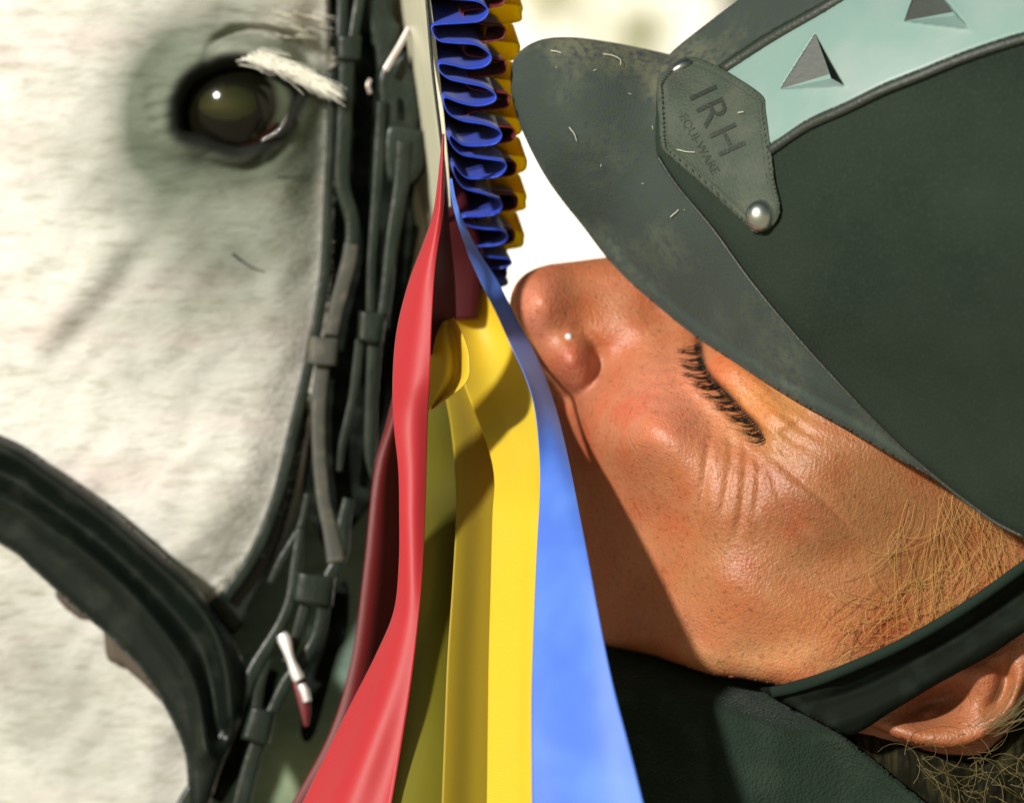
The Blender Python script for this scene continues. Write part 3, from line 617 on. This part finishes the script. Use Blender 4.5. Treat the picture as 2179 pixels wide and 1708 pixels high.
def face_f(u, v):
    h = FS0(u, v)
    h += 24 * gauss(u, v, 1148, 648, 56, 50)                       # tip of the nose
    h += 34 * gauss(u, v, 1218, 780, 34, 50, -.15)                 # wing of the nostril
    h -= groove(u, v, [(1215, 690), (1245, 712), (1270, 745), (1276, 785), (1262, 818), (1232, 838), (1200, 838)], 12, 30)
    h -= groove(u, v, [(1150, 795), (1185, 838), (1240, 862)], 13, 40)
    h -= 12 * gauss(u, v, 1215, 705, 30, 22)
    h -= 16 * gauss(u, v, 1330, 745, 50, 36)
    h -= 22 * gauss(u, v, 1400, 660, 34, 30)
    d, near, t = seg_dist(np.stack([u, v], 1), LID)
    side = np.where((u - near[:, 0]) > (v - near[:, 1]) * .0, 1.0, -1.0)
    rt = ((u - near[:, 0]) * .8 - (v - near[:, 1]) * .6) > 0
    h += np.where(rt, 40 * np.exp(-.5 * ((d - 40) / 34) ** 2) + 10 * np.exp(-d / 12), 0) * np.clip(1 - (t - .75) * 4, 0, 1)
    h -= np.exp(-.5 * (d / 6) ** 2) * 18 * np.clip((.95 - t) * 6, 0, 1)
    h += np.where(~rt, 14 * np.exp(-.5 * ((d - 36) / 16) ** 2), 0) * np.clip(1 - (t - .6) * 4, 0, 1)
    for pts, wd, dep in wr:
        h -= groove(u, v, pts, wd * 1.15, dep * .62)
    h += 24 * gauss(u, v, 1385, 930, 70, 60)
    h -= 30 * gauss(u, v, 1650, 1180, 130, 60, .2)
    h += 1.6 * np.sin(v / 4.6 + 2.2 * np.sin(u / 33)) * gauss(u, v, 1390, 830, 90, 60)
    h += 1.8 * np.sin(v / 6 - u / 9 + 2 * np.sin(u / 40)) * gauss(u, v, 1650, 900, 90, 60, .8)
    h += 3.5 * np.sin(u / 41 + np.sin(v / 37)) * np.sin(v / 47)
    return h
def face_p(u, v):
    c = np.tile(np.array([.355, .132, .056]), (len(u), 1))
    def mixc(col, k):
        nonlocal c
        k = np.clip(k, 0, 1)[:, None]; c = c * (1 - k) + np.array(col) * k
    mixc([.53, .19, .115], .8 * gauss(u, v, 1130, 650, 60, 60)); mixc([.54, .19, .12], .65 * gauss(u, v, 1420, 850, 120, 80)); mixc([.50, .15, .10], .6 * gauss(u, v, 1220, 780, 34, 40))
    mixc([.46, .22, .065], .9 * gauss(u, v, 1620, 850, 90, 60, .9)); mixc([.40, .125, .040], .75 * gauss(u, v, 1830, 1330, 170, 90)); mixc([.26, .125, .034], .7 * gauss(u, v, 1990, 1160, 130, 130)); mixc([.30, .13, .04], .6 * gauss(u, v, 1800, 1120, 150, 120)); mixc([.34, .12, .045], .5 * gauss(u, v, 1250, 700, 60, 60)); mixc([.20, .088, .030], .75 * gauss(u, v, 1880, 1070, 190, 110)); mixc([.30, .13, .05], .65 * gauss(u, v, 1640, 1200, 150, 60))  # temple and right cheek darkened for hair cover, brim shade and light falloff
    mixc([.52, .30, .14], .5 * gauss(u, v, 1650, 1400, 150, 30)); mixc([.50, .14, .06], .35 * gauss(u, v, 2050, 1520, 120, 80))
    d, near, t = seg_dist(np.stack([u, v], 1), LID)
    mixc([.05, .022, .012], .9 * np.exp(-.5 * (d / 4.5) ** 2) * np.clip((.86 - t) * 8, 0, 1))
    for pts, wd, dep in wr:
        mixc([.40, .15, .07], groove(u, v, pts, wd * .8, .24))
    return c
face_out = [(1300, 546), (1220, 556), (1165, 563), (1125, 578), (1100, 600), (1087, 630), (1086, 665), (1098, 705), (1118, 745), (1138, 795), (1150, 832), (1140, 870), (1125, 920), (1118, 960), (1130, 1010), (1100, 1060), (1110, 1130), (1140, 1200), (1170, 1290), (1230, 1345), (1290, 1372), (1380, 1392), (1440, 1411), (1520, 1436), (1600, 1446), (1700, 1480), (1850, 1620), (2050, 1750), (2300, 1800), (2550, 1600), (2650, 1200), (2500, 850), (2200, 650), (1900, 560), (1600, 530), (1400, 540)]
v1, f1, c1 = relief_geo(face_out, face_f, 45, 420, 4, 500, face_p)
# the ear belongs to the same body mesh
def ear_f(u, v):
    h = np.full(len(u), 20.0)
    d, _, _ = seg_dist(np.stack([u, v], 1), cat_rom([(1900, 1545), (1960, 1560), (2040, 1572), (2110, 1545), (2150, 1490), (2180, 1400), (2170, 1330)], 60))
    h += 22 * np.exp(-.5 * (d / 26) ** 2)
    h -= 85 * gauss(u, v, 1985, 1500, 70, 26, -.45)
    h += 40 * gauss(u, v, 2080, 1450, 40, 30, -.4)
    h -= groove(u, v, [(2120, 1400), (2140, 1440), (2125, 1490), (2085, 1520)], 12, 36)
    h += 22 * gauss(u, v, 1930, 1540, 26, 20)
    h += 30 * gauss(u, v, 1975, 1512, 18, 10, -.4)
    return h
def ear_p(u, v):
    c = np.tile(np.array([.30, .105, .038]), (len(u), 1)); k = .7 * gauss(u, v, 1985, 1500, 60, 26, -.45)[:, None]
    return c * (1 - k) + np.array([.24, .10, .07]) * k
ve, fe, ce = relief_geo([(1850, 1535), (1870, 1552), (1920, 1572), (1980, 1588), (2040, 1590), (2100, 1568), (2150, 1520), (2185, 1450), (2230, 1380), (2260, 1280), (2200, 1230), (2100, 1300), (1980, 1400), (1880, 1480)], ear_f, 20, 90, 4, 160, ear_p)

V = list(map(tuple, v1)); F = [tuple(f) for f in f1]; Cc = [c1]
for vv, fv, cv_ in ((ve, fe, ce),):
    o = len(V); V += list(map(tuple, vv)); F += [tuple(i + o for i in f) for f in fv]; Cc.append(cv_)
person = link('person', V, F, M['skin'], None, True, np.vstack(Cc))
tag(person, 'rider in black helmet with closed eye, nose stud and dark jacket, leaning towards the horse', 'person')
ff1 = lambda u, v: float(face_f(np.array([float(u)]), np.array([float(v)]))[0])
# lashes
LL = []
for k in range(84):
    t = .04 + .84 * (k / 84) ** 1.0 + rng.normal() * .009; q = LID[int(np.clip(t, 0, .99) * 59)]; cl = math.sin(k * .62) * .26
    an = math.pi + .15 - .50 * max(0, t - .1) + cl + rng.normal() * .10; ln = (44 + 18 * rng.random()) * (1 - .35 * max(0, t - .7) / .3)
    hh = ff1(q[0] - 6, q[1]) + 12; pts = []
    for i in range(8):
        s_ = i / 7; bend = -.45 * s_
        pts.append((q[0] + 2 + ln * s_ * math.cos(an), q[1] - ln * s_ * math.sin(an) * .6 + 16 * math.sin(s_ * 2.0) * (.9) * (1 - s_ * .8), hh + 30 * s_ ** 1.0))
    LL.append((pts, 1.8, .35))
strands('eyelashes', LL, M['lash'], person, 'thick black lashes of the closed eye')
# nose stud
dome('nose_stud', 1210, 717, ff1(1210, 717) - 2, 8.5, 8.5, 9, M['metal'], person, label='tiny round silver nose stud')
# fine hair at the temple
LL = []
def wisp(u0, v0, an, ln, curl, r=1.0, lift=8):
    pts = []; x, y = u0, v0; n = 14
    for i in range(n):
        pts.append([x, y]); an2 = an + curl * i / n; x += ln / n * math.cos(an2); y += ln / n * math.sin(an2)
    a = np.array(pts); hh = face_f(a[:, 0], a[:, 1]); hh = hh + lift * np.sin(np.linspace(.3, 2.8, n)) + rng.random() * 8
    return (np.c_[a, hh], r, .5)
for k in range(48):   # long wisps falling from under the helmet
    LL.append(wisp(1900 + 240 * rng.random() ** .8, 1040 + 170 * rng.random(), math.pi / 2 + rng.normal() * .22 + .12, 170 + 230 * rng.random(), rng.normal() * 1.5, .42 + .25 * rng.random()))
for k in range(34):   # looser curls towards the cheek
    LL.append(wisp(1930 + 50 * rng.normal(), 1270 + 50 * rng.normal(), math.pi * .75 + rng.normal() * .8, 60 + 90 * rng.random(), rng.normal() * 1.6, .5))
for k in range(30):
    LL.append(wisp(1980 + 160 * rng.random(), 1050 + 80 * rng.random(), 1.0 + rng.normal() * .3, 130 + 90 * rng.random(), rng.normal() * .6, .6))
for k in range(22):
    LL.append(wisp(2020 + 50 * rng.normal(), 1250 + 40 * rng.normal(), rng.random() * 6.3, 50 + 70 * rng.random(), rng.choice([-1, 1]) * (2 + 2 * rng.random()), .55))
for k in range(16):
    LL.append(wisp(1800 + 90 * rng.random(), 1230 + 170 * rng.random(), math.pi + rng.normal() * .4, 60 + 60 * rng.random(), rng.choice([-1, 1]) * (1 + rng.random() * 1.6), 1.0, 26))
for k in range(400):   # down on cheek and jaw
    u0, v0 = 1300 + 640 * rng.random(), 1000 + 420 * rng.random()
    if v0 > 1385 + (u0 - 1400) * .2: continue
    w_ = wisp(u0, v0, .2 + rng.normal() * .5, 8 + 9 * rng.random(), rng.normal(), .42, 2.0); LL.append((w_[0][::4] - [0, 0, 6], .42, .2))
strands('hair', LL, M['gold'], person, 'fine blond wisps curling over the temple')
relief('hair', [(1790, 1570), (1850, 1555), (1960, 1590), (2060, 1600), (2140, 1560), (2190, 1480), (2300, 1400), (2600, 1500), (2700, 1900), (2300, 2100), (1990, 1990), (1900, 1800)], lambda u, v: -50 + 14 * np.sin((u - v) / 43) + 5 * np.sin(u / 17 + v / 61), 60, 300, 7, M['brown'], person, 120)['label'] = 'dark brown hair behind the ear'
LL = []
for k in range(75):
    x, y = 1920 + 300 * rng.random(), 1590 + 130 * rng.random(); an = rng.normal() * 1.0 + .4; ln = 60 + 120 * rng.random(); cu = rng.normal() * 2.2; pts = []
    for i in range(12):
        pts.append((x, y, 40 + 8 * math.sin(i * .5 + k))); x += ln / 12 * math.cos(an + cu * i / 12); y += ln / 12 * math.sin(an + cu * i / 12)
    LL.append((pts, .9, .5))
for k in range(26):
    x, y = 2070 + 60 * rng.random(), 1530 + 40 * rng.random(); an = -.35 + rng.normal() * .3; pts = []
    for i in range(12):
        pts.append((x, y, 75)); x += 11 * math.cos(an - .6 * i / 12); y += 11 * math.sin(an - .6 * i / 12)
    LL.append((pts, .9, .5))
strands('hair', LL, M['dgold'], person, 'loose blond strands around the ear')
# jacket
def jack_f(u, v):
    h = -90 + (u - 1300) * .10 + (v - 1400) * .10 - 190 * (1 - sstep(v - (1380 + np.clip(u - 1400, 0, 300) * .35), -10, 90))
    h -= 330 * (1 - sstep(u, 1150, 1290))
    h += 26 * np.exp(-.5 * ((v - (1468 + (u - 1600) * .62)) / 22) ** 2) * sstep(u, 1620, 1700) * 0
    h += groove(u, v, [(1640, 1472), (1720, 1520), (1830, 1605), (1960, 1712), (2100, 1830)], 16, 20, False)
    h += 16 * np.sin(u / 95 + v / 160) - groove(u, v, [(1500, 1440), (1512, 1560), (1530, 1720)], 8, 12)
    return h
relief('jacket', [(1050, 1300), (1200, 1305), (1290, 1330), (1380, 1340), (1440, 1360), (1520, 1385), (1600, 1405), (1665, 1450), (1740, 1520), (1840, 1600), (1975, 1712), (2150, 1860), (2300, 2150), (1700, 2300), (1000, 2200), (980, 1700)], jack_f, 14, 400, 6, M['jacket'], person, 300)['label'] = 'dark jacket collar of fine woven cloth'

# ------------------------------------------------------------------ helmet
hel = empty('riding_helmet', P(1750, 500, 0), 'dusty black riding helmet with pale green vent strip and studded leather tab', 'helmet')
HS = TPS([(1100, 150, -170), (1090, 220, -180), (1250, 110, -160), (1150, 300, -160), (1250, 300, -120), (1250, 450, -220), (1420, 150, -150), (1380, 300, -90), (1300, 500, -235), (1400, 480, -90), (1430, 620, -170), (1500, 520, 0), (1500, 680, -130), (1600, 770, -30), (1600, 640, 60),
          (1700, 840, 40), (1750, 780, 120), (1900, 950, 120), (1970, 1000, 130), (1430, 130, -220), (1400, 330, -90), (1500, 300, 0), (1700, 560, 170), (1600, 0, -170), (1700, -120, -260), (1800, 0, 60), (1750, 250, 190), (2000, 300, 330), (2179, 600, 430), (1900, 600, 320),
          (2400, 300, 430), (2300, -50, 250), (2100, -200, 0), (2400, -200, 50), (2179, 1100, 190), (2600, 600, 450), (2600, 1200, 330), (1800, 750, 190), (2900, 600, 300)], 10)
lipl = cat_rom([(1093, 128), (1086, 165), (1090, 210), (1106, 265), (1130, 320), (1163, 380), (1200, 432), (1240, 482), (1288, 545), (1340, 600), (1400, 652), (1465, 705), (1535, 753), (1620, 808), (1700, 857), (1800, 912), (1900, 970), (1965, 1005)], 160)
def peak_f(u, v):
    h = HS(u, v); d, _, _ = seg_dist(np.stack([u, v], 1), lipl)
    h -= 10 * np.exp(-.5 * ((d - 30) / 9) ** 2) * sstep(u, 1150, 1300)
    h -= 20 * gauss(u, v, 1375, 230, 50, 120)
    return h + 1.5 * np.sin(u / 27) * np.sin(v / 33)
relief('peak', [(1093, 128), (1086, 165), (1090, 210), (1106, 265), (1130, 320), (1163, 380), (1200, 432), (1240, 482), (1288, 545), (1340, 600), (1400, 652), (1465, 705), (1535, 753), (1620, 808), (1700, 857), (1800, 912), (1900, 970), (1965, 1005), (2030, 1040), (2010, 990), (1930, 880), (1800, 740), (1640, 560), (1500, 380), (1480, 180), (1440, 118), (1425, 116), (1370, 104), (1300, 90), (1220, 80), (1160, 83), (1118, 100)],
       peak_f, 16, 26, 4, M['suede'], hel, 420)
front_edge = [(1425, 118), (1402, 160), (1396, 230), (1398, 330), (1440, 395), (1520, 492), (1600, 602), (1700, 722), (1800, 832), (1900, 935), (1975, 1002), (2050, 1062), (2120, 1112), (2179, 1142)]
TOPS = [(1425, 118), (1500, 56), (1600, -18), (1720, -95), (1900, -180), (2200, -240), (2500, -200)]
up = [(1408, 300), (1450, 210), (1540, 140), (1640, 75), (1740, 18), (1840, -40), (1960, -90), (2120, -125), (2400, -130)]   # upper edge of vent strip
lo = [(1640, 318), (1720, 265), (1800, 229), (1880, 190), (1960, 158), (2060, 118), (2179, 80), (2320, 50), (2450, 40)]
VS = [(1560, 215), (1640, 130), (1740, 62), (1840, 6), (1960, -40), (2120, -75), (2400, -80), (2400, 5), (2320, 15), (2179, 42), (2060, 80), (1960, 118), (1880, 150), (1800, 190), (1720, 228), (1640, 270)]
def shell_f(u, v):
    p = np.stack([u, v], 1); d, _, _ = seg_dist(p, VS, True)
    return HS(u, v) + 14 - np.where(inside(p, VS), 75 * sstep(d, 0, 14), 0)
relief('shell', front_edge + [(2320, 1220), (2600, 1300), (2900, 1100), (3020, 600), (2900, 100), (2500, -200)] + TOPS[::-1][1:-1],
       shell_f, 22, 120, 5, M['shell'], hel, 500)
relief('front_panel', [(1425, 116), (1500, 53), (1600, -21), (1720, -98), (1900, -183), (2200, -243), (2400, -200), (2120, -128), (1960, -93), (1840, -43), (1740, 12), (1640, 68), (1540, 133), (1470, 185), (1412, 250), (1398, 215), (1404, 155)], lambda u, v: HS(u, v) + 22, 12, 10, 5, M['suede'], hel, 260)
tris = [[(1735, 72), (1660, 190), (1797, 183)], [(1962, -60), (1925, 45), (2064, 62)]]
def vent_f(u, v):
    h = HS(u, v) + 24; p = np.stack([u, v], 1)
    for T in tris:
        T = np.array(T, float); ins = inside(p, T); ap = np.array([T[1:, 0].mean() + 34, T[1:, 1].mean() - 26])
        pit = np.full(len(u), 1e9)
        for i in range(3):
            a, b = T[i], T[(i + 1) % 3]; nrm = np.array([-(b - a)[1], (b - a)[0]]); da = ((ap - a) * nrm).sum()
            pit = np.minimum(pit, ((p - a) * nrm).sum(1) / da)
        d, _, _ = seg_dist(p, T, True)
        h = np.where(ins, h - 70 * sstep(d, 0, 6), h + 4 * np.exp(-d / 8))
    return h
relief('vent_strip', [(1500, 200), (1540, 158), (1640, 92), (1740, 34), (1840, -24), (1960, -72), (2120, -105), (2450, -110), (2450, 30), (2320, 42), (2179, 70), (2060, 108), (1960, 148), (1880, 180), (1800, 219), (1720, 255), (1640, 306), (1560, 330)], vent_f, 5, 12, 3, M['vent'], hel, 360)
for T in tris:
    T = np.array(T, float); ap = np.array([T[1:, 0].mean() + 36, T[1:, 1].mean() - 28]); a2 = ap + np.array([4, 8.])
    def q3(p, dz): return P(p[0], p[1], float(HS(np.array([p[0]]), np.array([p[1]]))[0]) + 24 + dz)
    top, lf, rt = T
    link('vent_recess', [q3(top, 1), q3(lf, 1), q3(ap, -50)], [(0, 1, 2)], M['recess'], hel, False)['label'] = 'left facet of a triangular vent, shade put into its grey'
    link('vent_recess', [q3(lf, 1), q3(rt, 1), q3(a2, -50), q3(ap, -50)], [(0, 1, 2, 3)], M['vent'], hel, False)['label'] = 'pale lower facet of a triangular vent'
    link('vent_recess', [q3(top, 1), q3(ap, -50), q3(a2, -50)], [(0, 1, 2)], M['vent'], hel, False)
    link('vent_hole', [q3(top, 1), q3(a2, -50), q3(rt, 1)], [(0, 1, 2)], M['black'], hel, False)
def hpipe(name, pts, wd, off, m='piping', w2=None):
    a = cat_rom(pts, 60); hh = HS(a[:, 0], a[:, 1]) + off; w2 = wd if w2 is None else w2
    return strap(name, [(x, y, h, wd + (w2 - wd) * i / 59) for i, ((x, y), h) in enumerate(zip(a, hh))], wd, M[m], hel, 120, 1.0)
hpipe('piping', [(x, y + 9) for x, y in up[2:]], 24, 22)
hpipe('piping', [(x - 3, y + 4) for x, y in lo], 22, 22)
hpipe('piping', front_edge[3:], 7, 16)
# leather tab with rivets and stamped lettering
tabo = [(1400, 185), (1404, 166), (1430, 136), (1450, 124), (1478, 122), (1520, 138), (1565, 163), (1622, 203), (1630, 235), (1640, 310), (1649, 385), (1660, 440), (1652, 472), (1630, 490), (1603, 494), (1582, 474), (1500, 398), (1418, 328), (1405, 305), (1402, 250)]
tab_f0 = lambda u, v: HS(u, v) + 44 - 14 * np.exp(-.5 * ((u - 1640) / 30) ** 2)
edge_t = cat_rom(tabo, 200, True)
def tab_f(u, v):
    h = tab_f0(u, v); d, _, _ = seg_dist(np.stack([u, v], 1), edge_t, True)
    h -= 5 * np.exp(-.5 * ((d - 13) / 2.5) ** 2); return h
relief('leather_tab', tabo, tab_f, 7, 12, 2.8, M['tab'], hel, 200)
def stitch():
    L = []
    e = cat_rom(tabo, 240, True); c = e.mean(0)
    for i in range(0, 240, 2):
        a = e[i] + (c - e[i]) / np.linalg.norm(c - e[i]) * 8; b = e[(i + 1) % 240] + (c - e[i]) / np.linalg.norm(c - e[i]) * 11
        h = float(tab_f0(np.array([a[0]]), np.array([a[1]]))[0]) + 1
        L.append(([(a[0], a[1], h), ((a[0] + b[0]) / 2, (a[1] + b[1]) / 2, h + 2), (b[0], b[1], h)], 1.6, 1.4))
    strands('stitching', L, M['tab'], hel)
stitch()
def lettering(txt, ou, ov, size, along, upv, extr, m, name, space=1.0):
    cu = bpy.data.curves.new(name, 'FONT'); cu.body = txt; cu.size = 1; cu.space_character = space; cu.resolution_u = 3
    ob = bpy.data.objects.new(name, cu); COL.objects.link(ob); bpy.context.view_layer.update()
    dg = bpy.context.evaluated_depsgraph_get(); me = bpy.data.meshes.new_from_object(ob.evaluated_get(dg))
    import bmesh
    bm = bmesh.new(); bm.from_mesh(me); bmesh.ops.triangulate(bm, faces=bm.faces)
    for _ in range(4):
        le = [e for e in bm.edges if e.calc_length() > .10]
        if not le: break
        bmesh.ops.subdivide_edges(bm, edges=le, cuts=1); bmesh.ops.triangulate(bm, faces=bm.faces)
    bm.to_mesh(me); bm.free()
    vs = np.array([v.co[:2] for v in me.vertices]); fc = [tuple(p.vertices) for p in me.polygons]
    bpy.data.objects.remove(ob)
    U = ou + vs[:, 0] * size * along[0] + vs[:, 1] * size * upv[0]; Vv = ov + vs[:, 0] * size * along[1] + vs[:, 1] * size * upv[1]
    hh = tab_f0(U, Vv); n = len(vs)
    pts = [P(a, b, h + extr) for a, b, h in zip(U, Vv, hh)] + [P(a, b, h - 4) for a, b, h in zip(U, Vv, hh)]
    ed = {}
    for f in fc:
        for a, b in zip(f, f[1:] + f[:1]):
            k = (min(a, b), max(a, b)); ed[k] = None if k in ed else (a, b)
    F2 = [f for f in fc] + [(b, a, a + n, b + n) for e in ed.values() if e for a, b in (e,)]
    return link(name, pts, F2, m, hel, False)
M['stamp'] = mat('stamped_leather', (.016, .021, .015), .6, bumps=[('noise', 1500, .0003)])
al, upv = (.45, .893), (.905, -.425)
lettering('IRH', 1464, 200, 90, al, upv, 3.2, M['stamp'], 'stamped_lettering', 1.15)
lettering('EQUI-WARE', 1443, 247, 27, (.5, .866), (.875, -.48), 1.8, M['stamp'], 'stamped_lettering', 1.0)
dome('rivet', 1620, 458, float(tab_f0(np.array([1620.]), np.array([458.]))[0]), 33, 34, 26, M['steel'], hel, label='round domed silver rivet at the pointed end of the tab')
dome('rivet', 1447, 143, float(tab_f0(np.array([1447.]), np.array([143.]))[0]) - 6, 29, 13, 20, M['steel'], hel, -.55, label='silver rivet seen edge on at the top of the tab')
# hairs and lint on the suede
LL = []
for pts in [[(1463 - 180, 115), (1483 - 180, 118), (1500 - 180, 127), (1320, 138)], [(1211, 271), (1222, 285), (1227, 300)], [(1440, 318), (1460, 323), (1478, 324)], [(1426, 462), (1438, 452), (1444, 446)], [(1172, 108), (1186, 110), (1194, 113)], [(1570, 240), (1582, 238)]]:
    a = cat_rom(pts, 10); hh = np.maximum(HS(a[:, 0], a[:, 1]) + 7, 0 * a[:, 0] - 999) + (46 if pts[0][0] in (1440, 1570) else 0)
    LL.append((np.c_[a, hh], 1.15, .7))
for k in range(22):
    u0, v0 = 1120 + 560 * rng.random(), 110 + 640 * rng.random()
    if not inside(np.array([[u0, v0]]), [(1110, 130), (1200, 420), (1400, 620), (1640, 790), (1520, 500), (1390, 330), (1395, 130)])[0]: continue
    an = rng.random() * 3; hh = float(HS(np.array([u0]), np.array([v0]))[0]) + 4; L_ = 3 + 6 * rng.random()
    LL.append(([(u0, v0, hh), (u0 + L_ * math.cos(an) / 2, v0 + L_ * math.sin(an) / 2, hh + 2), (u0 + L_ * math.cos(an), v0 + L_ * math.sin(an), hh + 1)], .6, .4))
strands('lint', LL, M['whair'], hel)
# chin strap
def chin_f(u, v):
    h = 80 + (u - 1900) * .12
    d, _, _ = seg_dist(np.stack([u, v], 1), cat_rom([(1600, 1478), (1700, 1462), (1830, 1418), (1950, 1362), (2060, 1298), (2179, 1215), (2350, 1090)], 60)); h += 14 * np.exp(-.5 * (d / 16) ** 2)
    d, _, _ = seg_dist(np.stack([u, v], 1), cat_rom([(1680, 1510), (1830, 1465), (1960, 1400), (2080, 1330), (2179, 1262), (2350, 1150)], 60)); h -= 16 * np.exp(-.5 * (d / 9) ** 2)
    d, _, _ = seg_dist(np.stack([u, v], 1), cat_rom([(1760, 1545), (1850, 1510), (1980, 1440), (2100, 1365), (2179, 1312), (2350, 1200)], 60)); h += 14 * np.exp(-.5 * (d / 14) ** 2)
    h -= 170 * sstep(-u, -1780, -1600)
    return h
relief('chin_strap', [(1618, 1464), (1660, 1456), (1750, 1430), (1850, 1390), (1950, 1340), (2050, 1280), (2179, 1190), (2350, 1060), (2480, 960), (2560, 1080), (2350, 1230), (2179, 1345), (2100, 1398), (2000, 1452), (1900, 1512), (1810, 1562), (1740, 1532), (1680, 1500), (1640, 1480)], chin_f, 16, 40, 4.5, M['web'], hel, 260)
tube = cat_rom([(1640, 1473), (1700, 1459), (1760, 1439), (1850, 1402), (1950, 1354), (2060, 1288), (2179, 1204), (2350, 1078)], 50)
strap('chin_strap_edge', [(x, y, h + 22, 24) for (x, y), h in zip(tube, chin_f(tube[:, 0], tube[:, 1]))], 20, M['webtop'], hel, 90, 1.0)
print('objects', len(bpy.data.objects))
